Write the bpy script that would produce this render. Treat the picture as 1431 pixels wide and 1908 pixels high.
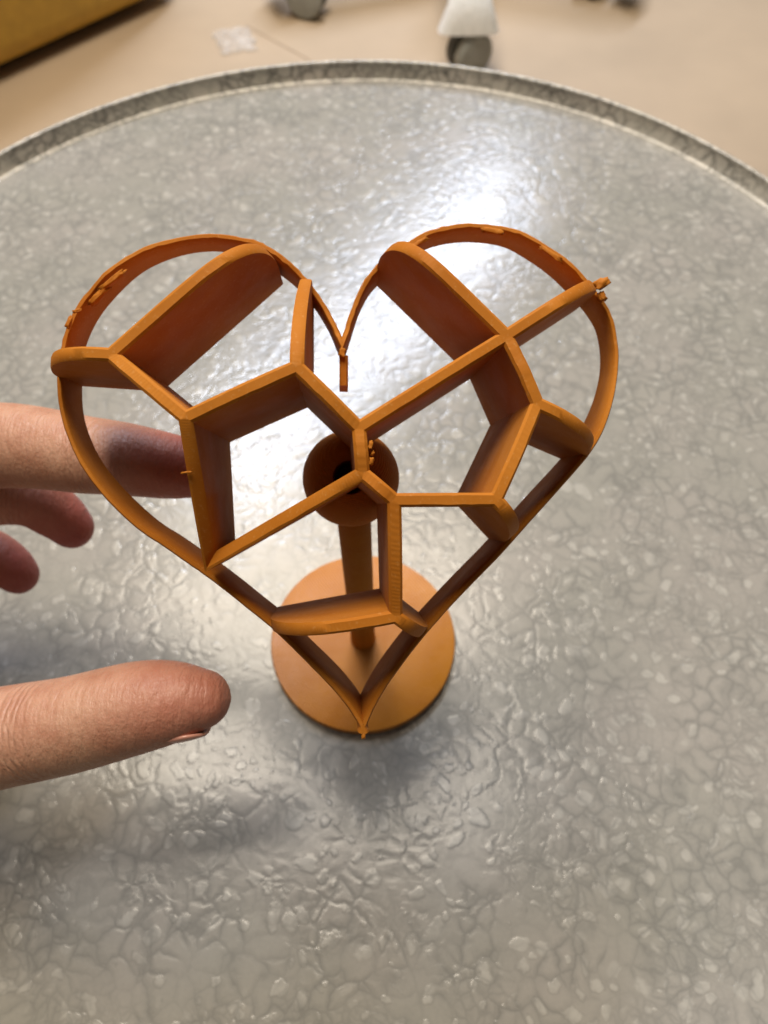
import bpy, bmesh, math, random
from mathutils import Vector, Matrix, noise

# ------------------------------------------------------------------ camera, world, lights, exposure
scene = bpy.context.scene
for o in list(bpy.data.objects):
    bpy.data.objects.remove(o)
col = scene.collection
TZ = 0.36                       # table top height above the floor

cam = bpy.data.cameras.new('camera')
cam_o = bpy.data.objects.new('camera', cam)
col.objects.link(cam_o)
cam_o.location = (0, 0, 0.58)
cam_o.rotation_euler = (math.radians(90 - 60.25), 0, 0)
cam.sensor_fit = 'HORIZONTAL'
cam.sensor_width = 36.0
cam.lens = 1322 / 1431 * 36
cam.clip_start = 0.005
cam.clip_end = 200
cam.dof.use_dof = True
cam.dof.focus_distance = 0.113
cam.dof.aperture_fstop = 30
scene.camera = cam_o

world = bpy.data.worlds.new('World')
scene.world = world
world.use_nodes = True
bg = world.node_tree.nodes['Background']
bg.inputs['Color'].default_value = (1.0, 0.93, 0.84, 1)
bg.inputs['Strength'].default_value = 0.085

def area(name, loc, target, sx, sy, power, color, roll_dir=None):
    l = bpy.data.lights.new(name, 'AREA')
    l.shape = 'RECTANGLE'; l.size = sx; l.size_y = sy
    l.energy = power; l.color = color
    o = bpy.data.objects.new(name, l)
    col.objects.link(o)
    z = (Vector(loc) - Vector(target)).normalized()
    x = Vector(roll_dir) if roll_dir else Vector((1, 0, 0))
    x = (x - z * x.dot(z)).normalized()
    y = z.cross(x)
    m = Matrix((x, y, z)).transposed().to_4x4()
    m.translation = Vector(loc)
    o.matrix_world = m
    return o

# the long cool ceiling panel whose reflection streaks across the table
area('ceiling_panel_light', (0.00, 2.22, 2.36), (0.00, 2.22, 0), 2.1, 0.27, 80, (0.72, 0.81, 1.0), (1.15, 1.60, 0))
# the lamp over the table
area('overhead_lamp_light', (-0.22, 0.72, 2.36), (-0.22, 0.72, 0), 1.05, 1.05, 51, (1.0, 0.88, 0.72))
# a small warm spot further back on the left
area('spot_lamp_light', (-0.47, 1.42, 2.36), (-0.2, 0.6, 0), 0.26, 0.26, 4, (1.0, 0.87, 0.68))

scene.view_settings.view_transform = 'Standard'
scene.view_settings.look = 'None'
scene.view_settings.exposure = 0.13
scene.view_settings.gamma = 1.0

# ------------------------------------------------------------------ helpers
def tag(o, label=None, cat=None, group=None, kind=None):
    if label: o['label'] = label
    if cat: o['category'] = cat
    if group: o['group'] = group
    if kind: o['kind'] = kind
    return o

def mesh_obj(name, verts, faces, mat, parent=None, smooth=False, loc=None):
    me = bpy.data.meshes.new(name)
    me.from_pydata([tuple(v) for v in verts], [], faces)
    me.update()
    bm = bmesh.new(); bm.from_mesh(me)
    bmesh.ops.recalc_face_normals(bm, faces=bm.faces)
    bm.to_mesh(me); bm.free()
    if smooth:
        for p in me.polygons: p.use_smooth = True
    if mat: me.materials.append(mat)
    o = bpy.data.objects.new(name, me)
    col.objects.link(o)
    if parent: o.parent = parent
    if loc: o.location = loc
    return o

def empty(name, loc):
    o = bpy.data.objects.new(name, None)
    o.empty_display_size = 0.02
    col.objects.link(o); o.location = loc
    return o

def auto_smooth(o, ang=35):
    me = o.data
    bm = bmesh.new(); bm.from_mesh(me)
    for e in bm.edges:
        e.smooth = not (len(e.link_faces) == 2 and e.calc_face_angle(0) > math.radians(ang))
    for f in bm.faces: f.smooth = True
    bm.to_mesh(me); bm.free()

def lathe(profile, n=128, close=False):
    """profile of (r, z); r == 0 makes a pole"""
    V, F, rings = [], [], []
    for r, z in profile:
        if r < 1e-9:
            rings.append([len(V)]); V.append((0, 0, z))
        else:
            rings.append(list(range(len(V), len(V) + n)))
            V += [(r * math.cos(2 * math.pi * i / n), r * math.sin(2 * math.pi * i / n), z) for i in range(n)]
    pairs = list(zip(rings, rings[1:]))
    if close: pairs.append((rings[-1], rings[0]))
    for a, b in pairs:
        for i in range(n):
            j = (i + 1) % n
            if len(a) == 1 and len(b) == 1: continue
            if len(a) == 1: F.append((a[0], b[i], b[j]))
            elif len(b) == 1: F.append((a[i], b[0], a[j]))
            else: F.append((a[i], b[i], b[j], a[j]))
    return V, F

def box(x0, x1, y0, y1, z0, z1):
    V = [(x, y, z) for x in (x0, x1) for y in (y0, y1) for z in (z0, z1)]
    F = [(0, 1, 3, 2), (4, 6, 7, 5), (0, 4, 5, 1), (2, 3, 7, 6), (0, 2, 6, 4), (1, 5, 7, 3)]
    return V, F

# ------------------------------------------------------------------ material helpers
class NT:
    def __init__(self, name):
        self.mat = bpy.data.materials.new(name)
        self.mat.use_nodes = True
        self.t = self.mat.node_tree
        self.bsdf = self.t.nodes['Principled BSDF']
    def n(self, kind, **kw):
        nd = self.t.nodes.new('ShaderNode' + kind)
        for k, v in kw.items(): setattr(nd, k, v)
        return nd
    def link(self, a, b): self.t.links.new(a, b)
    def math(self, op, a, b=None, c=None, clamp=False):
        nd = self.n('Math', operation=op); nd.use_clamp = clamp
        for i, x in enumerate((a, b, c)):
            if x is None: continue
            if isinstance(x, (int, float)): nd.inputs[i].default_value = x
            else: self.link(x, nd.inputs[i])
        return nd.outputs[0]
    def smooth(self, x, lo, hi, a=0.0, b=1.0):
        nd = self.n('MapRange', interpolation_type='SMOOTHSTEP')
        self.link(x, nd.inputs['Value'])
        nd.inputs['From Min'].default_value = lo; nd.inputs['From Max'].default_value = hi
        nd.inputs['To Min'].default_value = a; nd.inputs['To Max'].default_value = b
        return nd.outputs[0]
    def mix(self, fac, a, b):
        nd = self.n('Mix', data_type='RGBA')
        for sock, x in ((nd.inputs['Factor'], fac), (nd.inputs['A'], a), (nd.inputs['B'], b)):
            if isinstance(x, (int, float)): sock.default_value = x
            elif isinstance(x, tuple): sock.default_value = (*x, 1) if len(x) == 3 else x
            else: self.link(x, sock)
        return nd.outputs['Result']
    def noise(self, vec, scale, detail=2, rough=0.5):
        nd = self.n('TexNoise')
        if vec is not None: self.link(vec, nd.inputs['Vector'])
        nd.inputs['Scale'].default_value = scale
        nd.inputs['Detail'].default_value = detail
        nd.inputs['Roughness'].default_value = rough
        return nd
    def voro(self, vec, scale, feature='F1', rnd=1.0):
        nd = self.n('TexVoronoi', feature=feature)
        self.link(vec, nd.inputs['Vector'])
        nd.inputs['Scale'].default_value = scale
        nd.inputs['Randomness'].default_value = rnd
        return nd
    def obj(self):
        return self.n('TexCoord').outputs['Object']
    def bump(self, height, strength, dist):
        nd = self.n('Bump')
        nd.inputs['Strength'].default_value = strength
        nd.inputs['Distance'].default_value = dist
        self.link(height, nd.inputs['Height'])
        self.link(nd.outputs[0], self.bsdf.inputs['Normal'])
        return nd
    def set(self, **kw):
        for k, v in kw.items():
            s = self.bsdf.inputs[k.replace('_', ' ')]
            if isinstance(v, (int, float)): s.default_value = v
            elif isinstance(v, tuple): s.default_value = (*v, 1) if (len(v) == 3 and s.type == 'RGBA') else v
            else: self.link(v, s)

def plain(name, rgb, rough=0.5, var=0.12, scale=60, bump=0.0, **kw):
    m = NT(name); o = m.obj()
    nz = m.noise(o, scale, 4, 0.6).outputs['Fac']
    dark = tuple(c * (1 - var) for c in rgb); lite = tuple(min(1, c * (1 + var)) for c in rgb)
    m.set(Base_Color=m.mix(m.smooth(nz, 0.3, 0.7), dark, lite), Roughness=rough, **kw)
    if bump: m.bump(nz, bump, 0.002)
    return m.mat

def mat_hammertone(name, lip=False):
    """grey hammer-finish enamel: rounded blisters of many sizes parted by dark veins"""
    m = NT(name); o = m.obj()
    wob = m.noise(o, 80, 1.5, 0.5)
    sub = m.n('VectorMath', operation='SUBTRACT'); m.link(wob.outputs['Color'], sub.inputs[0]); sub.inputs[1].default_value = (0.5, 0.5, 0.5)
    sc = m.n('VectorMath', operation='SCALE'); m.link(sub.outputs[0], sc.inputs[0]); sc.inputs['Scale'].default_value = 0.010
    add = m.n('VectorMath', operation='ADD'); m.link(o, add.inputs[0]); m.link(sc.outputs[0], add.inputs[1])
    wob2 = m.noise(o, 420, 2, 0.5)
    sub2 = m.n('VectorMath', operation='SUBTRACT'); m.link(wob2.outputs['Color'], sub2.inputs[0]); sub2.inputs[1].default_value = (0.5, 0.5, 0.5)
    sc2 = m.n('VectorMath', operation='SCALE'); m.link(sub2.outputs[0], sc2.inputs[0]); sc2.inputs['Scale'].default_value = 0.0018
    add2 = m.n('VectorMath', operation='ADD'); m.link(add.outputs[0], add2.inputs[0]); m.link(sc2.outputs[0], add2.inputs[1])
    v = add2.outputs[0]
    broad = m.noise(o, 22, 2, 0.5).outputs['Fac']
    fine = m.noise(o, 900, 3, 0.6).outputs['Fac']
    def blisters(scale, r0, r1):
        n_ = m.voro(v, scale, 'F1')
        sep = m.n('SeparateColor'); m.link(n_.outputs['Color'], sep.inputs[0])
        rad = m.math('MULTIPLY_ADD', sep.outputs[0], r1 - r0, r0)
        q = m.math('DIVIDE', n_.outputs['Distance'], rad)
        return m.math('SUBTRACT', 1.0, m.math('MULTIPLY', q, q), clamp=True), sep.outputs[1]
    b2, k2 = blisters(205, 0.25, 0.62)
    b3, k3 = blisters(370, 0.20, 0.60)
    sel = m.smooth(m.noise(o, 42, 2, 0.6).outputs['Fac'], 0.42, 0.60)
    bub2 = m.math('MULTIPLY', m.smooth(b2, 0.0, 0.75), m.smooth(k2, 0.30, 0.45))
    bub3 = m.math('MULTIPLY', m.math('MULTIPLY', m.smooth(b3, 0.0, 0.75), m.smooth(k3, 0.40, 0.6)), sel)
    mx = m.n('Math', operation='SMOOTH_MAX'); mx.inputs[2].default_value = 0.25
    m.link(bub2, mx.inputs[0]); m.link(bub3, mx.inputs[1])
    bub = mx.outputs[0]
    ring = m.math('MULTIPLY', m.smooth(b2, 0.0, 0.12), m.math('MULTIPLY', m.smooth(b2, 0.42, 0.12), m.smooth(k2, 0.45, 0.6)))
    e1 = m.voro(v, 158, 'DISTANCE_TO_EDGE').outputs['Distance']
    e2 = m.voro(v, 290, 'DISTANCE_TO_EDGE').outputs['Distance']
    fade = m.smooth(m.noise(o, 65, 2, 0.6).outputs['Fac'], 0.36, 0.60, 0.25, 1.0)
    g1 = m.math('MULTIPLY', m.smooth(e1, 0.27, 0.0), fade)
    g2 = m.math('MULTIPLY', m.smooth(e2, 0.30, 0.0), m.math('MULTIPLY', sel, 0.6))
    groove = m.math('MAXIMUM', g1, g2)
    thin = m.math('MAXIMUM', m.math('MULTIPLY', m.smooth(e1, 0.060, 0.0), fade), m.math('MULTIPLY', m.smooth(e2, 0.08, 0.0), m.math('MULTIPLY', sel, 0.6)))
    g = 1.7 if lip else 0.93  # same paint, lightened on the lip to stand in for light on its wall
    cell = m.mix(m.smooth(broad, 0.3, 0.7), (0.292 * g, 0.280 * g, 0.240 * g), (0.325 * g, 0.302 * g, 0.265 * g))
    cell = m.mix(m.math('MULTIPLY', bub, 0.58), cell, (0.44, 0.42, 0.37))
    c = m.mix(m.math('MULTIPLY', groove, 0.52), cell, (0.175, 0.172, 0.153))
    c = m.mix(m.math('MULTIPLY', thin, 0.9 if lip else 0.30), c, (0.115, 0.112, 0.10))
    c = m.mix(m.math('MULTIPLY', ring, 0.30), c, (0.15, 0.147, 0.13))
    c = m.mix(m.math('MULTIPLY', m.smooth(fine, 0.35, 0.7), 0.14), c, (0.18, 0.17, 0.16))
    m.set(Base_Color=c, Roughness=0.16 if lip else 0.20, Metallic=0.0, Specular_IOR_Level=0.40)
    h = m.math('SUBTRACT', m.math('MULTIPLY', bub, 0.9), m.math('MULTIPLY', m.math('MULTIPLY_ADD', g2, 0.35, g1), 0.8))
    h = m.math('MULTIPLY_ADD', fine, 0.04, h)
    h = m.math('MULTIPLY_ADD', m.noise(o, 150, 2, 0.5).outputs['Fac'], 0.9, h)
    m.bump(h, 0.40, 0.00020 if lip else 0.000145)
    return m.mat

def mat_print(name, axis, period=0.00020, strength=0.13, spec=0.12, r0=0.62, tint=(1, 1, 1)):
    """copper-orange printed filament; layer lines stacked along `axis`"""
    m = NT(name); o = m.obj()
    d = m.n('VectorMath', operation='DOT_PRODUCT'); m.link(o, d.inputs[0]); d.inputs[1].default_value = axis
    nz = m.noise(o, 160, 3, 0.6).outputs['Fac']
    ph = m.math('MULTIPLY_ADD', nz, 0.00012, d.outputs['Value'])
    s = m.math('SINE', m.math('MULTIPLY', ph, 2 * math.pi / period))
    b = m.noise(o, 45, 3, 0.6).outputs['Fac']
    fz = m.noise(o, 1500, 2, 0.6).outputs['Fac']
    c = m.mix(m.smooth(b, 0.3, 0.7), tuple(x * y for x, y in zip((0.375, 0.119, 0.0095), tint)), tuple(x * y for x, y in zip((0.45, 0.16, 0.017), tint)))
    c = m.mix(m.math('MULTIPLY', m.smooth(fz, 0.55, 0.8), 0.35), c, (0.55, 0.28, 0.09))
    m.set(Base_Color=c, Roughness=m.smooth(nz, 0.3, 0.7, r0, r0 + 0.14), Specular_IOR_Level=spec,
          Subsurface_Weight=0.0, Subsurface_Radius=(0.6, 0.25, 0.1), Subsurface_Scale=0.002)
    h = m.math('ADD', m.math('MULTIPLY', s, 0.5), m.math('MULTIPLY_ADD', fz, 0.9, m.math('MULTIPLY', nz, 0.35)))
    m.bump(h, strength, 0.00012)
    return m.mat

# ------------------------------------------------------------------ measured shapes
# heart: plane axes U, VV, normal W, origin O on the back plane; all heart points are (u, v, height over the back) in millimetres
U = [0.99837, 0.02829, -0.0495]
VV = [0.00069, 0.86215, 0.50665]
W = [0.05701, -0.50586, 0.86073]
O = [-0.00787, 0.06981, 0.46122]
NODES = {'A':(-22.85, 12.4, 33.81),'B':(-6.73, 19.75, 34.78),'C':(-35.01, 22.38, 28.98),'M':(2.28, 11.09, 33.81),'N':(2.83, 4.41, 33.81),'G':(25.17, 25.89, 29.67),'K':(29.87, 15.35, 30.36),'E':(22.81, 0.58, 33.12),'P':(7.46, 0.48, 34.22),'Q':(8.05, -17.44, 29.67),'D':(-21.72, -9.49, 20.7)}
ENDS = {'T1':(-12.27, 42.99, 9.66),'L1':(-50.12, 23.28, 10.35),'B1':(-6.73, 40.23, 9.66),'T2':(6.77, 43.37, 9.66),'R1':(45.04, 38.94, 9.66),'R2':(43.71, 9.59, 13.8),'R3':(29.05, -6.07, 13.8),'S':(-12.5, -21.03, 13.8),'U':(14.25, -22.25, 13.11)}
RIM = [(-0.29, 30.11, 8.97),(-1.46, 33.08, 8.28),(-3.89, 37.32, 8.28),(-6.86, 41.12, 8.97),(-9.88, 43.81, 9.66),(-12.84, 45.75, 9.66),(-15.39, 47.39, 8.97),(-20.48, 49.01, 6.9),(-24.95, 49.47, 6.21),(-30.55, 48.66, 6.21),(-35.94, 46.64, 6.9),(-39.73, 44.3, 7.59),(-43.48, 40.64, 8.28),(-46.86, 36.58, 8.28),(-49.22, 32.16, 8.28),(-50.64, 27.47, 8.28),(-50.68, 22.46, 9.66),(-50.6, 17.37, 8.97),(-49.51, 12.81, 8.97),(-47.14, 7.55, 9.66),(-43.62, 2.98, 11.04),(-39.79, -0.96, 12.42),(-35.4, -4.85, 13.11),(-31.4, -7.24, 13.8),(-27.58, -10.03, 13.8),(-23.74, -12.74, 13.8),(-19.89, -15.74, 13.8),(-16.85, -18.28, 13.8),(-13.06, -21.31, 13.8),(-9.72, -24.53, 13.8),(-6.37, -27.95, 13.8),(-3.17, -31.01, 14.49),(-0.37, -34.05, 15.18),(2.04, -37.24, 15.87),(3.41, -40.11, 16.28),(4.91, -36.36, 15.87),(7.18, -32.39, 15.18),(11.11, -27.0, 15.18),(14.09, -23.51, 14.49),(17.02, -20.35, 13.8),(21.88, -15.16, 13.8),(27.91, -9.2, 13.8),(31.17, -5.5, 13.8),(37.04, 0.98, 13.8),(42.69, 6.95, 13.11),(45.57, 10.47, 12.42),(47.85, 14.02, 11.04),(50.7, 20.33, 8.28),(52.03, 26.9, 6.9),(51.38, 33.13, 6.9),(49.66, 36.94, 7.59),(45.31, 41.93, 8.28),(40.44, 46.39, 8.28),(34.27, 50.22, 7.59),(30.6, 51.74, 6.9),(23.85, 52.28, 6.9),(18.74, 51.57, 6.9),(14.55, 50.19, 6.9),(9.83, 46.38, 8.97),(7.25, 44.54, 9.66),(4.08, 41.32, 8.97),(1.95, 37.32, 8.28),(0.59, 33.01, 8.28)]
HAND = {
    'index': [([-0.1344, 0.0861, 0.4277], 0.011), ([-0.0939, 0.0916, 0.4481], 0.01), ([-0.0608, 0.0847, 0.4556], 0.0082), ([-0.0458, 0.0829, 0.4546], 0.0071), ([-0.0393, 0.0832, 0.4525], 0.006)],
    'middle': [([-0.1463, 0.0814, 0.4134], 0.0105), ([-0.1085, 0.0911, 0.4271], 0.0095), ([-0.091, 0.0921, 0.4276], 0.0078), ([-0.0842, 0.0901, 0.4219], 0.0068), ([-0.0814, 0.0884, 0.4174], 0.0058)],
    'ring': [([-0.1557, 0.0768, 0.3993], 0.01), ([-0.1277, 0.0883, 0.4059], 0.009), ([-0.112, 0.0875, 0.4042], 0.0078), ([-0.1054, 0.0855, 0.4008], 0.0068), ([-0.1031, 0.084, 0.3977], 0.0058)],
    'little': [([-0.1597, 0.0682, 0.3886], 0.009), ([-0.1451, 0.0807, 0.39], 0.008), ([-0.1296, 0.0794, 0.3892], 0.007), ([-0.1214, 0.0761, 0.3851], 0.006)],
    'thumb': [([-0.1477, 0.0429, 0.4064], 0.0135), ([-0.103, 0.0319, 0.4232], 0.0115), ([-0.0683, 0.0326, 0.4351], 0.0098), ([-0.0481, 0.0358, 0.4404], 0.009), ([-0.0388, 0.0367, 0.442], 0.0075), ([-0.0356, 0.0369, 0.4422], 0.006)],
}
WRIST = ((-0.232, 0.062, 0.402), 0.022)
PALM = [[((-0.50, 0.05, 0.40), 0.030), ((-0.36, 0.055, 0.402), 0.026), ((-0.27, 0.06, 0.402), 0.023), ((-0.225, 0.064, 0.402), 0.021), ((-0.19, 0.069, 0.404), 0.019)]]
for _k, _r in (('index', 0.0135), ('middle', 0.0135), ('ring', 0.0125), ('little', 0.0115)):
    _p = HAND[_k][0][0]
    PALM.append([((-0.235, 0.063, 0.402), 0.018), (tuple(0.5 * (a + b) for a, b in zip((-0.235, 0.063, 0.402), _p)), 0.0145), (_p, _r)])
PALM.append([((-0.225, 0.058, 0.402), 0.018), ((-0.185, 0.048, 0.402), 0.0165), (HAND['thumb'][0][0], 0.0145)])
for _a, _b in (('index', 'middle'), ('middle', 'ring'), ('ring', 'little')):
    PALM.append([(HAND[_a][0][0], 0.0105), (HAND[_b][0][0], 0.0105)])

# ------------------------------------------------------------------ materials
M_TABLE = mat_hammertone('hammertone_enamel')
M_LIP_LIT = mat_hammertone('hammertone_enamel_lip_lit', True)
M_HEART = mat_print('copper_filament_heart', tuple(W))
M_STEM = mat_print('copper_filament_stem', (0, 0, 1), 0.0004, 0.6)
M_BASE = mat_print('copper_filament_base', (0.80, 0.60, 0.0), 0.00085, 1.0, 0.5, 0.29, (1.08, 1.14, 0.95))
M_LEG = plain('grey_leg_paint', (0.25, 0.25, 0.24), 0.4)
M_FLOOR = plain('cream_floor', (0.395, 0.30, 0.20), 0.5, 0.10, 2.2)
M_SEAM = plain('floor_seam_grime', (0.30, 0.222, 0.143), 0.8)
M_YELLOW = plain('mustard_vinyl', (0.50, 0.29, 0.035), 0.55, 0.10, 40, 0.15)
M_PLINTH = plain('dark_plinth', (0.03, 0.025, 0.018), 0.7)
M_WHITE = plain('white_plastic', (0.72, 0.72, 0.69), 0.4, 0.05)
M_WHEEL = plain('grey_caster_plastic', (0.30, 0.31, 0.285), 0.45, 0.08)
M_WHEEL2 = plain('dark_caster_rubber', (0.10, 0.105, 0.10), 0.6, 0.1)
M_STEEL = plain('brushed_steel', (0.45, 0.45, 0.45), 0.3, 0.05, Metallic=1.0)

# ------------------------------------------------------------------ floor
V, F = box(-8, 8, -8, 8, -0.05, 0.0)
floor = tag(mesh_obj('floor', V, F, M_FLOOR), kind='structure')
d = Vector((0.087, -0.082, 0)).normalized(); nrm = Vector((-d.y, d.x, 0)) * 0.0009
a, b = Vector((-0.215, 1.20, 0.0)) , Vector((0.45, 0.573, 0.0))
sv = [a - nrm, b - nrm, b + nrm, a + nrm]
mesh_obj('floor_seam', [v + Vector((0, 0, 0.0008)) for v in sv] + [v - Vector((0, 0, 0.002)) for v in sv],
         [(0, 1, 2, 3), (4, 7, 6, 5), (0, 4, 5, 1), (1, 5, 6, 2), (2, 6, 7, 3), (3, 7, 4, 0)], M_SEAM, floor)

# ------------------------------------------------------------------ table
table = tag(empty('round_table', (-0.0105, 0.1715, 0)), 'round grey hammer-finish metal table with a raised lip, heart stand on it', 'table')
RT = 0.2255
V, F = lathe([(0, TZ), (0.06, TZ), (0.12, TZ), (0.18, TZ), (RT, TZ), (RT, TZ - 0.003), (0, TZ - 0.003)], 160)
mesh_obj('table_top', V, F, M_TABLE, table)
prof = []
for k in range(7):                                  # soft inner fillet
    t = k / 6 * math.radians(62)
    prof.append((RT + 0.0022 * math.sin(t) - 0.0004, TZ + 0.0003 + 0.0022 * (1 - math.cos(t))))
prof.append((RT + 0.0036, TZ + 0.0064))
cx, cz, rr = RT + 0.0049, TZ + 0.0074, 0.0012
for k in range(9):                                  # rolled top edge
    t = math.radians(190 - k * 25)
    prof.append((cx + rr * math.cos(t), cz + rr * math.sin(t)))
prof += [(RT + 0.0056, TZ - 0.010), (RT + 0.0034, TZ - 0.010), (RT + 0.0006, TZ - 0.004)]
V, F = lathe(prof, 200, True)
mesh_obj('raised_lip', V, F, M_LIP_LIT, table, True)
V, F = lathe([(0, TZ - 0.0035), (0.05, TZ - 0.0035), (0.05, TZ - 0.03), (0.018, TZ - 0.05), (0, TZ - 0.05)], 48)
mesh_obj('hub_plate', V, F, M_LEG, table, True)
for k in range(3):
    t = math.radians(90 + 120 * k)
    p0, p1 = Vector((0.03 * math.cos(t), 0.03 * math.sin(t), TZ - 0.03)), Vector((0.19 * math.cos(t), 0.19 * math.sin(t), 0.0))
    ax = (p1 - p0).normalized(); s1 = ax.cross(Vector((0, 0, 1))).normalized(); s2 = ax.cross(s1)
    V, F = [], []
    for q in (p0, p1):
        V += [q + (s1 * math.cos(i * math.pi / 6) + s2 * math.sin(i * math.pi / 6)) * 0.009 for i in range(12)]
    for v in V[12:]: v.z = max(v.z, 0.0) if v.z > 0 else 0.0
    F = [(i, (i + 1) % 12, 12 + (i + 1) % 12, 12 + i) for i in range(12)] + [tuple(range(12)), tuple(range(12, 24))]
    mesh_obj('leg', V, F, M_LEG, table)

# ------------------------------------------------------------------ heart stand
BASE = Vector((-0.0067, 0.0775, TZ))
stand = tag(empty('heart_stand', BASE), 'copper-orange printed lattice heart on a ball, stem and round base, standing on table', 'heart ornament')
def hw(p):                                          # heart millimetres -> stand space
    return Vector(O) + (Vector(U) * p[0] + Vector(VV) * p[1] + Vector(W) * p[2]) * 0.001 - BASE

RB, HB = 0.0294, 0.0034
V, F = lathe([(0, 0), (RB - 0.0004, 0), (RB, 0.0004), (RB, HB - 0.0007), (RB - 0.0002, HB - 0.0002), (RB - 0.0007, HB), (RB * 0.5, HB), (0, HB)], 128)
base_o = mesh_obj('base_disc', V, F, M_BASE, stand); auto_smooth(base_o, 30)
HBALL = 0.0982
V, F = lathe([(0.0041, HB - 0.0003), (0.0039, HB + 0.0006), (0.00385, HB + 0.0018), (0.0038, 0.03), (0.0038, 0.06), (0.0038, HBALL - 0.0060), (0, HBALL - 0.004)], 40)
mesh_obj('stem', V, F, M_STEM, stand, True)
# ball, bored along the direction of the heart's axis
prof = []; rb, rh = 0.0098, 0.0033
t0 = math.asin(rh / rb)
for k in range(41):
    t = math.pi - (math.pi - t0) * k / 40
    prof.append((rb * math.sin(t) if 0 < k else 0, rb * math.cos(t)))
prof += [(rh - 0.0002, rb * math.cos(t0) - 0.0012), (rh - 0.0003, -0.002), (0, -0.0035)]
V, F = lathe(prof, 64)
bd = (Vector(W) + Vector((-0.03, -0.02, 0))).normalized()
rot = Vector((0, 0, 1)).rotation_difference(bd)
bc = Vector((0.0, 0.0, HBALL))
ball = mesh_obj('ball', [rot @ Vector(v) + bc for v in V], F, M_STEM, stand); auto_smooth(ball, 40)

# ---- rim of the heart
def smooth_open(pts, it=2):
    for _ in range(it):
        q = [pts[0]]
        for p0, p1 in zip(pts, pts[1:]):
            q.append(tuple(0.75 * x + 0.25 * y for x, y in zip(p0, p1)))
            q.append(tuple(0.25 * x + 0.75 * y for x, y in zip(p0, p1)))
        q.append(pts[-1]); pts = q
    return pts
TIP = 34
left = smooth_open(RIM[:TIP + 1]); right = smooth_open(RIM[TIP:] + [RIM[0]])
path = left[:-1] + right[:-1]
n = len(path); TH = 1.15
area2 = sum(path[i][0] * path[(i + 1) % n][1] - path[(i + 1) % n][0] * path[i][1] for i in range(n))
sgn = 1 if area2 > 0 else -1
ins = []
for i in range(n):
    p, q, r = Vector(path[i - 1][:2]), Vector(path[i][:2]), Vector(path[(i + 1) % n][:2])
    d0, d1 = (q - p).normalized(), (r - q).normalized()
    n0, n1 = Vector((-d0.y, d0.x)) * sgn, Vector((-d1.y, d1.x)) * sgn
    m = (n0 + n1)
    m = m.normalized() if m.length > 1e-6 else n0
    k = min(1 / max(m.dot(n0), 0.05), 2.6)
    ins.append((m, k))
def rim_pt(i, off, w):
    m, k = ins[i]
    return (path[i][0] + m.x * k * off, path[i][1] + m.y * k * off, w)
rows = []
for i in range(n):
    x, y, h = path[i]
    # the upper arcs are a little ragged from the nozzle
    rag = noise.noise(Vector((x * 0.35, y * 0.35, 3.0))) * 0.35 + noise.noise(Vector((x * 1.3, y * 1.3, 7.0))) * 0.22
    top = 1.0 if y > 28 else 0.3
    h = h + rag * top
    o_ = noise.noise(Vector((x * 0.9, y * 0.9, 11.0))) * 0.16 * top
    i_ = noise.noise(Vector((x * 0.9, y * 0.9, 17.0))) * 0.16 * top
    rows.append([rim_pt(i, 0.0, 0.0), rim_pt(i, o_ * 0.5, h * 0.5), rim_pt(i, o_, h - 0.5), rim_pt(i, 0.3 + o_, h), rim_pt(i, TH - 0.3 + i_, h),
                 rim_pt(i, TH + i_, h - 0.5), rim_pt(i, TH + i_ * 0.5, h * 0.5), rim_pt(i, TH, 0.0)])
m8 = len(rows[0])
V = [hw(p) for r in rows for p in r]
F = [(i * m8 + j, i * m8 + (j + 1) % m8, ((i + 1) % n) * m8 + (j + 1) % m8, ((i + 1) % n) * m8 + j) for i in range(n) for j in range(m8)]
rim = mesh_obj('heart_rim', V, F, M_HEART, stand); auto_smooth(rim, 50)

# ---- lattice struts: deep walls, mitred where they meet
STRUTS = [('A', 'B'), ('A', 'C'), ('A', 'D'), ('B', 'M'), ('M', 'N'), ('M', 'G'), ('N', 'D'), ('N', 'P'), ('P', 'E'), ('P', 'Q'), ('E', 'K'), ('K', 'G')]
TO_RIM = [('C', 'T1', 6, 0), ('C', 'L1', 2.4, 0), ('B', 'B1', 1.6, 0), ('G', 'T2', 6, 0), ('G', 'R1', 3, 0), ('K', 'R2', 2.2, 0), ('E', 'R3', 2.2, 0), ('Q', 'S', 3, 0), ('Q', 'U', 2.2, 0)]
WID, CH = 2.1, 0.4
nbr = {k: [] for k in NODES}
for s in STRUTS:
    nbr[s[0]].append(s[1]); nbr[s[1]].append(s[0])
for s in TO_RIM: nbr[s[0]].append(s[1])
PT = dict(NODES); PT.update(ENDS)
def P2(k): return Vector(PT[k][:2])
def corners(node, to, wd):
    """left and right corner of the strut node->to at node, mitred against its neighbours"""
    c = P2(node); d = (P2(to) - c).normalized(); l = Vector((-d.y, d.x))
    if node in ENDS or len(nbr[node]) < 2:
        return c + l * wd / 2, c - l * wd / 2
    ang = lambda k: math.atan2((P2(k) - c).y, (P2(k) - c).x)
    ks = sorted(nbr[node], key=ang); i = ks.index(to)
    out = []
    for other, side in ((ks[(i + 1) % len(ks)], 1), (ks[i - 1], -1)):
        e = (P2(other) - c).normalized(); le = Vector((-e.y, e.x))
        a0 = l * side * wd / 2; b0 = -le * side * wd / 2
        den = d.x * e.y - d.y * e.x
        if abs(den) < 0.08: out.append(c + a0); continue
        w0 = b0 - a0
        t = (w0.x * e.y - w0.y * e.x) / den
        t = max(-3.0, min(6.0, t))
        out.append(c + a0 + d * t)
    return out[0], out[1]
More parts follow.
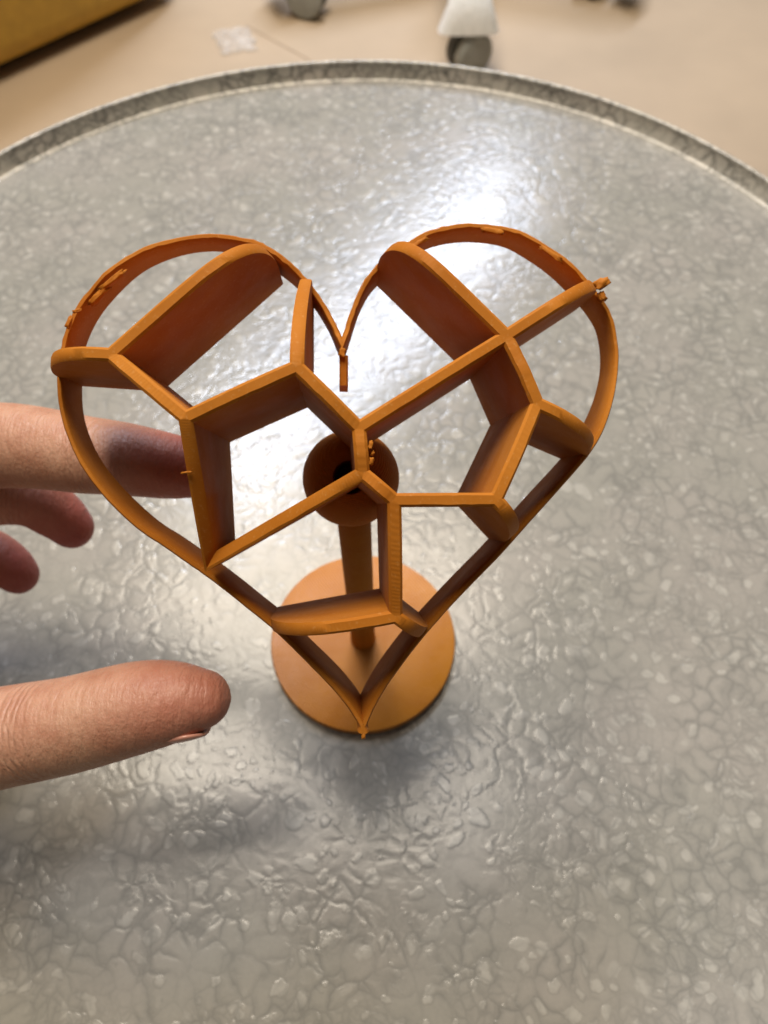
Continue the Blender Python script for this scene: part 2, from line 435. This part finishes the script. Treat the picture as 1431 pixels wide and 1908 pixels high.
def strut(a, b, k=None, seed=0):
    la, ra = corners(a, b, WID); la2, ra2 = corners(a, b, WID - 2 * CH)
    rb_, lb = corners(b, a, WID); rb2, lb2 = corners(b, a, WID - 2 * CH)
    ha, hb = PT[a][2], PT[b][2]
    N = 22 if k else 12
    V, F = [], []
    for i in range(N + 1):
        t = i / N if not k else math.sin(i / N * math.pi / 2)
        if k: h = hb + (ha - hb) * max(0, 1 - t ** k) ** (0.5 if k >= 6 else (1.0 if k < 2 else 0.72))
        else: h = ha + (hb - ha) * t + 0.5 * math.sin(math.pi * t)
        mid = math.sin(math.pi * min(1, t))
        j1 = noise.noise(Vector((t * 9 + seed * 5.1, seed, 0.3))) * 0.14 * mid
        j2 = noise.noise(Vector((t * 9 + seed * 5.1, seed, 5.3))) * 0.14 * mid
        h += noise.noise(Vector((t * 14, seed * 3.7, 9.0))) * 0.16 * mid
        L, R_ = la.lerp(lb, t), ra.lerp(rb_, t); L2, R2 = la2.lerp(lb2, t), ra2.lerp(rb2, t)
        d = (P2(b) - P2(a)).normalized(); l = Vector((-d.y, d.x))
        L2 = L2 + l * j1; R2 = R2 + l * j2
        for q, w in ((L, 0), (L, h * 0.5), (L, h - CH), (L2, h), (R2, h), (R_, h - CH), (R_, h * 0.5), (R_, 0)):
            V.append(hw((q.x, q.y, w)))
    for i in range(N):
        for j in range(8):
            F.append((i * 8 + j, i * 8 + (j + 1) % 8, i * 8 + 8 + (j + 1) % 8, i * 8 + 8 + j))
    for node, h, o0 in ((a, ha, 0), (b, hb, N * 8)):
        if node in ENDS:
            F.append(tuple(o0 + j for j in range(8))); continue
        c = P2(node); ct = len(V)
        V.append(hw((c.x, c.y, h))); V.append(hw((c.x, c.y, 0)))
        F += [(o0 + 3, o0 + 4, ct), (o0 + 0, o0 + 7, ct + 1), (o0, o0 + 1, o0 + 2, o0 + 3, ct, ct + 1), (o0 + 7, o0 + 6, o0 + 5, o0 + 4, ct, ct + 1)]
    s = mesh_obj('strut', V, F, M_HEART, stand); auto_smooth(s, 38)
    return s
for i, s in enumerate(STRUTS): strut(s[0], s[1], None, i + 1)
for i, s in enumerate(TO_RIM): strut(s[0], s[1], s[2], i + 20)
# short fin where the two lobes merge below the cleft
V = [hw((x, y, w)) for y, w1 in ((27.0, 8.2), (21.6, 7.6)) for x, w in ((-0.75, 0), (-0.75, w1 - 0.4), (-0.4, w1), (0.5, w1), (0.85, w1 - 0.4), (0.85, 0))]
F = [(j, (j + 1) % 6, 6 + (j + 1) % 6, 6 + j) for j in range(6)] + [tuple(range(6)), tuple(range(6, 12))]
mesh_obj('cleft_fin', V, F, M_HEART, stand)

# ---- burrs, strings and blobs the print left behind
def burr(p, axes, size, seed, amp=0.35, sub=3):
    bm = bmesh.new(); bmesh.ops.create_icosphere(bm, subdivisions=sub, radius=1)
    ax = [Vector(a).normalized() for a in axes]
    for v in bm.verts:
        q = Vector([math.copysign(abs(c) ** 0.62, c) for c in v.co])
        q *= 0.85 + amp * noise.noise(q * 1.7 + Vector((seed * 3.1, 0, 0))) + amp * 0.9 * noise.noise(q * 3.6 + Vector((0, seed * 2.7, 0)))
        loc = [p[i] + sum(ax[j][i] * q[j] * size[j] for j in range(3)) for i in range(3)]
        v.co = hw(loc)
    me = bpy.data.meshes.new('burr'); bm.to_mesh(me); bm.free()
    for f in me.polygons: f.use_smooth = True
    me.materials.append(M_HEART)
    o = bpy.data.objects.new('burr', me); col.objects.link(o); o.parent = stand
    return o
def axes_from(d):
    d = Vector(d).normalized(); w = Vector((0, 0, 1)); s = w.cross(d).normalized()
    return (d, s, w)
for p, dr, size, sd in [
    ((46.9, 40.1, 10.4), (0.88, 0.40, 0), (2.4, 1.2, 0.9), 1),
    ((47.4, 38.0, 9.6), (0.5, -0.8, 0), (1.4, 1.1, 0.9), 3),
    ((-41.2, 39.6, 8.4), (0.78, 0.62, 0), (4.4, 0.7, 1.0), 4),
    ((-43.6, 37.0, 8.0), (0.7, 0.7, 0), (3.4, 0.8, 1.2), 5),
    ((-48.3, 31.8, 9.6), (0.35, 0.9, 0), (1.6, 0.6, 0.6), 6),
    ((-46.9, 33.9, 9.6), (0.9, 0.3, 0), (1.2, 0.4, 0.5), 16),
    ((-0.2, 27.4, 8.6), (0.1, 1, 0), (1.2, 0.9, 0.8), 7),
    ((4.0, 8.6, 33.4), (0.2, 1, 0), (0.9, 0.45, 0.6), 8),
    ((4.1, 6.2, 33.3), (0.3, 1, 0), (0.8, 0.5, 0.6), 9),
    ((4.3, 7.4, 32.9), (0.6, 1, 0), (0.6, 0.35, 0.5), 19),
    ((2.9, -19.0, 27.6), (1, 0.15, 0), (2.0, 0.9, 0.7), 10),
    ((3.45, -40.0, 15.9), (0.1, 1, 0), (0.9, 0.5, 0.5), 12),
    ((27.5, 50.2, 8.0), (0.95, -0.15, 0), (3.0, 0.7, 0.5), 13),
    ((38.0, 45.8, 9.2), (0.8, -0.5, 0), (3.4, 0.7, 0.5), 14),
    ((13.6, 47.6, 8.2), (0.8, 0.45, 0), (3.0, 0.6, 0.6), 15),
    ((-23.4, 4.6, 30.4), (1, 0.1, 0), (1.2, 0.25, 0.25), 17)]:
    burr(p, axes_from(dr), tuple(x * 0.78 for x in size), sd)

# ------------------------------------------------------------------ hand
def mat_skin():
    m = NT('skin'); o = m.obj()
    bl = m.noise(o, 110, 5, 0.7).outputs['Fac']; pore = m.noise(o, 1300, 3, 0.6).outputs['Fac']
    mp = m.n('Mapping'); mp.inputs['Scale'].default_value = (900, 260, 260); m.link(o, mp.inputs['Vector'])
    cr = m.noise(mp.outputs[0], 1.0, 3, 0.6).outputs['Fac']
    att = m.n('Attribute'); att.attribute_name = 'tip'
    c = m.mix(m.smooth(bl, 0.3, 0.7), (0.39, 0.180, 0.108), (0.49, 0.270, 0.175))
    c = m.mix(m.math('MULTIPLY', att.outputs['Fac'], 0.85), c, (0.36, 0.05, 0.045))  # fingertip redness, darkened to paint in shade on the curled fingers
    m.set(Base_Color=c, Roughness=m.smooth(pore, 0.3, 0.7, 0.42, 0.6), Subsurface_Weight=0.12, Subsurface_Radius=(1.0, 0.35, 0.18), Subsurface_Scale=0.004)
    fa = m.n('Attribute'); fa.attribute_name = 'fold'
    s = m.math('MULTIPLY_ADD', m.math('SUBTRACT', m.noise(o, 220, 2, 0.5).outputs['Fac'], 0.5), 2.2, fa.outputs['Fac'])
    fold = None
    for c0, wd, am in ((-2.6, 0.40, 0.5), (-1.1, 0.35, 0.9), (0.3, 0.42, 1.0), (1.6, 0.35, 0.8), (3.3, 0.45, 0.45)):
        q = m.math('DIVIDE', m.math('SUBTRACT', s, c0), wd)
        g = m.math('MULTIPLY', m.math('POWER', 2.718, m.math('MULTIPLY', m.math('MULTIPLY', q, q), -1.0)), am)
        fold = g if fold is None else m.math('ADD', fold, g)
    h = m.math('ADD', m.math('MULTIPLY', m.smooth(cr, 0.3, 0.65), 0.9), pore)
    h = m.math('SUBTRACT', h, m.math('MULTIPLY', fold, 1.6))
    m.bump(h, 0.5, 0.0003)
    return m.mat
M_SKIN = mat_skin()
M_NAIL = plain('fingernail', (0.56, 0.27, 0.20), 0.28, 0.05, 200)

def catmull(P, k=10):
    out = []
    Q = [P[0]] + P + [P[-1]]
    for i in range(1, len(Q) - 2):
        for s in range(k):
            t = s / k
            row = []
            for c in range(len(P[0])):
                a, b, c_, d = Q[i - 1][c], Q[i][c], Q[i + 1][c], Q[i + 2][c]
                row.append(0.5 * (2 * b + (c_ - a) * t + (2 * a - 5 * b + 4 * c_ - d) * t * t + (3 * b - a - 3 * c_ + d) * t ** 3))
            out.append(row)
    out.append(list(P[-1]))
    return out

def add_tube(bm, chain, flat=None):
    pts = catmull([(*p, r) for p, r in chain])
    # close with a rounded end
    pe, pp = Vector(pts[-1][:3]), Vector(pts[-2][:3]); d = (pe - pp).normalized(); r = pts[-1][3]
    pts += [[*(pe + d * r * math.sin(a)), r * math.cos(a)] for a in (0.35, 0.7, 1.0, 1.25, 1.45)]
    rings = []
    N = 24
    for i, p in enumerate(pts):
        c = Vector(p[:3]); a = Vector(pts[max(0, i - 1)][:3]); b = Vector(pts[min(len(pts) - 1, i + 1)][:3])
        t = (b - a).normalized()
        s = t.cross(Vector((0, 0, 1))).normalized(); u = s.cross(t)
        rings.append([bm.verts.new(c + (s * math.cos(2 * math.pi * j / N) + u * math.sin(2 * math.pi * j / N)) * p[3]) for j in range(N)])
    for a, b in zip(rings, rings[1:]):
        for j in range(N): bm.faces.new((a[j], a[(j + 1) % N], b[(j + 1) % N], b[j]))
    bm.faces.new(rings[0][::-1]); bm.faces.new(rings[-1])

bm = bmesh.new()
for ch in HAND.values(): add_tube(bm, ch)
# palm webbing: tubes from the wrist to each knuckle plus cross pieces
for ch in PALM: add_tube(bm, ch)
me = bpy.data.meshes.new('hand_src'); bm.to_mesh(me); bm.free()
src = bpy.data.objects.new('hand_src', me); col.objects.link(src)
rm = src.modifiers.new('r', 'REMESH'); rm.mode = 'VOXEL'; rm.voxel_size = 0.0011
sm = src.modifiers.new('s', 'SMOOTH'); sm.factor = 0.5; sm.iterations = 8
dg = bpy.context.evaluated_depsgraph_get()
hm = bpy.data.meshes.new_from_object(src.evaluated_get(dg))
bpy.data.objects.remove(src)
hm.name = 'hand'
HB0 = Vector((-0.19, 0.06, 0.40))
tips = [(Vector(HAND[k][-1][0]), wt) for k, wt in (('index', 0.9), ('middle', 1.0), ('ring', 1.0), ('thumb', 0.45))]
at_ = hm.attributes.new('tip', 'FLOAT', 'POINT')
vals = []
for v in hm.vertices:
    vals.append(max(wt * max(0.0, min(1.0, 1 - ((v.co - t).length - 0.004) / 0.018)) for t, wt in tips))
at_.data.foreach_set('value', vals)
fo = hm.attributes.new('fold', 'FLOAT', 'POINT')
joints = []
for k in ('index', 'middle', 'ring', 'thumb'):
    c_ = [Vector(p) for p, _ in HAND[k]]
    for q in ((2, 3) if k != 'thumb' else (3,)):
        q = q - 1 if k != 'thumb' else 2
        joints.append((c_[q], (c_[q + 1] - c_[q - 1]).normalized()))
fv = []
for v in hm.vertices:
    s = 50.0
    for c_, d_ in joints:
        if (v.co - c_).length < 0.0135: s = (v.co - c_).dot(d_) * 1000; break
    fv.append(s)
fo.data.foreach_set('value', fv)
for v in hm.vertices: v.co -= HB0
for p in hm.polygons: p.use_smooth = True
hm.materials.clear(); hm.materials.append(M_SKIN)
hand = bpy.data.objects.new('person', hm); col.objects.link(hand); hand.location = HB0
tag(hand, 'bare hand reaching towards the orange heart, thumb and fingers spread apart', 'hand')

def nail(center, along, normal, length, width):
    a = Vector(along).normalized(); nn = Vector(normal); nn = (nn - a * nn.dot(a)).normalized(); s = a.cross(nn)
    V, F = [], []
    NX, NY = 8, 8
    for lay in (0, -0.0006):
        for i in range(NX + 1):
            for j in range(NY + 1):
                x, y = i / NX * 2 - 1, j / NY * 2 - 1
                wv = width / 2 * (1 - 0.35 * max(0, abs(x) - 0.5) ** 2 * 4)
                px, py = x * length / 2, y * wv
                z = -0.75 * py * py / width - 0.25 * px * px / length + lay
                V.append(Vector(center) + a * px + s * py + nn * z - HB0)
    m = (NX + 1) * (NY + 1)
    for i in range(NX):
        for j in range(NY):
            q = i * (NY + 1) + j
            F += [(q, q + 1, q + NY + 2, q + NY + 1), (m + q, m + q + NY + 1, m + q + NY + 2, m + q + 1)]
    bd_ = [i * (NY + 1) for i in range(NX + 1)] + [NX * (NY + 1) + j for j in range(1, NY + 1)] + [i * (NY + 1) + NY for i in range(NX - 1, -1, -1)] + [j for j in range(NY - 1, 0, -1)]
    for k in range(len(bd_)):
        a0, b0 = bd_[k], bd_[(k + 1) % len(bd_)]
        F.append((a0, b0, m + b0, m + a0))
    return mesh_obj('fingernail', V, F, M_NAIL, hand, True)
for key, nn, off, ln, wd in (('thumb', (-0.05, -0.80, -0.55), 0.0077, 0.0115, 0.0110), ('index', (0.05, 0.85, 0.55), 0.0062, 0.010, 0.0088), ('middle', (0.1, 0.9, 0.35), 0.0060, 0.0095, 0.0088), ('ring', (0.1, 0.9, 0.3), 0.0060, 0.0095, 0.0084)):
    ch = HAND[key]
    p1, p0 = Vector(ch[-1][0]), Vector(ch[-3][0])
    d = (p1 - p0).normalized(); nv = Vector(nn); nv = (nv - d * nv.dot(d)).normalized()
    nail(p1 + nv * off - d * 0.0055, d, nv, ln, wd)

# ------------------------------------------------------------------ mustard block on the floor
dirx = Vector((-0.687, -0.727, 0)); diry = Vector((-0.727, 0.687, 0))
blk = tag(empty('padded_block', (-0.335, 1.278, 0)), 'long mustard yellow padded seat block low on the floor', 'seat')
def rbox(x0, x1, y0, y1, z0, z1, r, seg=6):
    bm = bmesh.new(); V, F = box(x0, x1, y0, y1, z0, z1)
    vs = [bm.verts.new(v) for v in V]
    for f in F: bm.faces.new([vs[i] for i in f])
    bmesh.ops.recalc_face_normals(bm, faces=bm.faces)
    bmesh.ops.bevel(bm, geom=list(bm.edges), offset=r, segments=seg, profile=0.5, affect='EDGES')
    return bm
mb = Matrix((dirx, diry, Vector((0, 0, 1)))).transposed().to_4x4()
for nm, args, mt in (('cushion', (-0.012, 1.1, -0.012, 0.5, 0.012, 0.75, 0.035), M_YELLOW), ('plinth', (0.05, 1.04, 0.035, 0.44, 0.0, 0.03, 0.004), M_PLINTH)):
    bm = rbox(*args); bmesh.ops.transform(bm, matrix=mb, verts=bm.verts)
    bmesh.ops.recalc_face_normals(bm, faces=bm.faces)
    me = bpy.data.meshes.new(nm); bm.to_mesh(me); bm.free()
    for p in me.polygons: p.use_smooth = True
    me.materials.append(mt)
    o = bpy.data.objects.new(nm, me); col.objects.link(o); o.parent = blk

# ------------------------------------------------------------------ wheeled chair base
def mat_arm():
    m = NT('white_ribbed_plastic'); o = m.obj()
    st = m.n('Mapping'); st.inputs['Scale'].default_value = (260, 260, 12); m.link(o, st.inputs['Vector'])
    nz = m.noise(st.outputs[0], 1.0, 3, 0.6).outputs['Fac']
    m.set(Base_Color=m.mix(m.smooth(nz, 0.3, 0.7), (0.74, 0.75, 0.73), (0.86, 0.86, 0.84)), Roughness=0.45)
    m.bump(nz, 0.5, 0.002)
    return m.mat
M_ARM = mat_arm()
HUB = Vector((0.104, 1.352, 0))
chair = tag(empty('chair_base', HUB), 'white five-armed chair base rolling on grey casters across the cream floor', 'chair')
V, F = lathe([(0, 0.10), (0.035, 0.10), (0.042, 0.12), (0.042, 0.155), (0.03, 0.175), (0, 0.175)], 40)
hubo = mesh_obj('hub', V, F, M_WHITE, chair); auto_smooth(hubo)
V, F = lathe([(0, 0.172), (0.016, 0.172), (0.016, 0.33), (0, 0.33)], 32)
colo = mesh_obj('column', V, F, M_STEEL, chair); auto_smooth(colo)
def arm(ang):
    c, s = math.cos(ang), math.sin(ang)
    secs = [(0.03, 0.125, 0.024, 0.022), (0.12, 0.125, 0.023, 0.021), (0.20, 0.122, 0.023, 0.021), (0.238, 0.116, 0.024, 0.021), (0.262, 0.104, 0.0255, 0.0205),
            (0.278, 0.088, 0.030, 0.0195), (0.284, 0.074, 0.036, 0.020), (0.286, 0.058, 0.042, 0.021)]
    V, F = [], []; N = 28
    for i, (r, z, w, h) in enumerate(secs):
        r0, z0 = secs[max(0, i - 1)][:2]; r1, z1 = secs[min(len(secs) - 1, i + 1)][:2]
        t = Vector((r1 - r0, z1 - z0)).normalized(); up = Vector((-t.y, t.x))
        if i == len(secs) - 1: up = Vector((1.0, 0.15)).normalized()
        for k in range(N):
            a = 2 * math.pi * k / N
            ca, sa = math.cos(a), math.sin(a)
            x = math.copysign(abs(ca) ** 0.6, ca) * w; y = math.copysign(abs(sa) ** 0.6, sa) * h
            rr_, zz = r + up.x * y, z + up.y * y
            V.append((rr_ * c - x * s, rr_ * s + x * c, zz))
    m = len(secs)
    for i in range(m - 1):
        for k in range(N): F.append((i * N + k, i * N + (k + 1) % N, (i + 1) * N + (k + 1) % N, (i + 1) * N + k))
    F += [tuple(range(N)), tuple((m - 1) * N + k for k in range(N))]
    o = mesh_obj('arm', V, F, M_ARM, chair); auto_smooth(o, 50)
    return o
def caster(parent, ang, r, turn, shift):
    p = Vector((r * math.cos(ang), r * math.sin(ang), 0)) + Vector(shift)
    ax = Vector((math.cos(turn), math.sin(turn), 0)); RW = 0.0285
    rotm = Vector((0, 0, 1)).rotation_difference(ax).to_matrix()
    ct = p + Vector((0, 0, RW))
    for sgn_, (x0, x1) in ((1, (0.003, 0.020)), (-1, (-0.020, -0.003))):
        V, F = lathe([(0, x0), (RW - 0.003, x0), (RW, x0 + 0.003), (RW, x1 - 0.004), (RW - 0.004, x1), (0.012, x1 + sgn_ * 0.001), (0, x1 + sgn_ * 0.0015)], 40)
        w = mesh_obj('caster_wheel', [rotm @ Vector(v) + ct for v in V], F, M_WHEEL if sgn_ > 0 else M_WHEEL2, parent); auto_smooth(w)
    V, F = lathe([(0, -0.004), (0.009, -0.004), (0.009, 0.004), (0, 0.004)], 20)
    V = [rotm @ Vector(v) + ct for v in V]
    n0 = len(V)
    V2, F2 = lathe([(0, 0.035), (0.0055, 0.035), (0.0055, 0.085), (0, 0.085)], 16)
    V += [Vector(v) + p for v in V2]; F += [tuple(i + n0 for i in f) for f in F2]
    mesh_obj('caster_stem', V, F, M_WHEEL2, parent)
A0 = math.radians(-87.5)
shifts = [(0.005, 0.006, 0), (-0.050, 0.022, 0), (0, 0, 0), (0, 0, 0), (0.046, -0.020, 0)]
turns = [-62, -30, 20, 140, -110]
for k in range(5):
    ang = A0 + k * math.radians(72)
    ao = arm(ang)
    caster(ao, ang, 0.287, math.radians(turns[k]), shifts[k])

# ------------------------------------------------------------------ crumpled film on the floor
def mat_film():
    m = NT('cloudy_film'); o = m.obj()
    nz = m.noise(o, 90, 3, 0.6).outputs['Fac']
    m.set(Base_Color=(0.70, 0.66, 0.60), Roughness=0.35, Alpha=m.smooth(nz, 0.3, 0.7, 0.12, 0.34))
    return m.mat
V, F = [], []; NX = 22
for i in range(NX + 1):
    for j in range(NX + 1):
        x, y = i / NX * 2 - 1, j / NX * 2 - 1
        r = max(abs(x), abs(y)); q = Vector((x, y, 0)) * 2.2
        wob = 1 + 0.22 * noise.noise(q + Vector((4, 1, 0)))
        z = 0.001 + 0.010 * (1 - r ** 3) * (0.5 + 0.9 * abs(noise.noise(q * 1.6))) + 0.002 * abs(noise.noise(q * 4))
        V.append((x * 0.028 * wob, y * 0.034 * wob, z))
for i in range(NX):
    for j in range(NX):
        q = i * (NX + 1) + j
        F.append((q, q + 1, q + NX + 2, q + NX + 1))
film = mesh_obj('plastic_scrap', V, F, mat_film(), None, True, (-0.226, 1.153, 0.0))
sol = film.modifiers.new('thickness', 'SOLIDIFY'); sol.thickness = 0.0004; sol.offset = 1
film.rotation_euler = (0, 0, 0.3)
tag(film, 'small crumpled scrap of cloudy plastic film lying on the floor', 'plastic scrap')
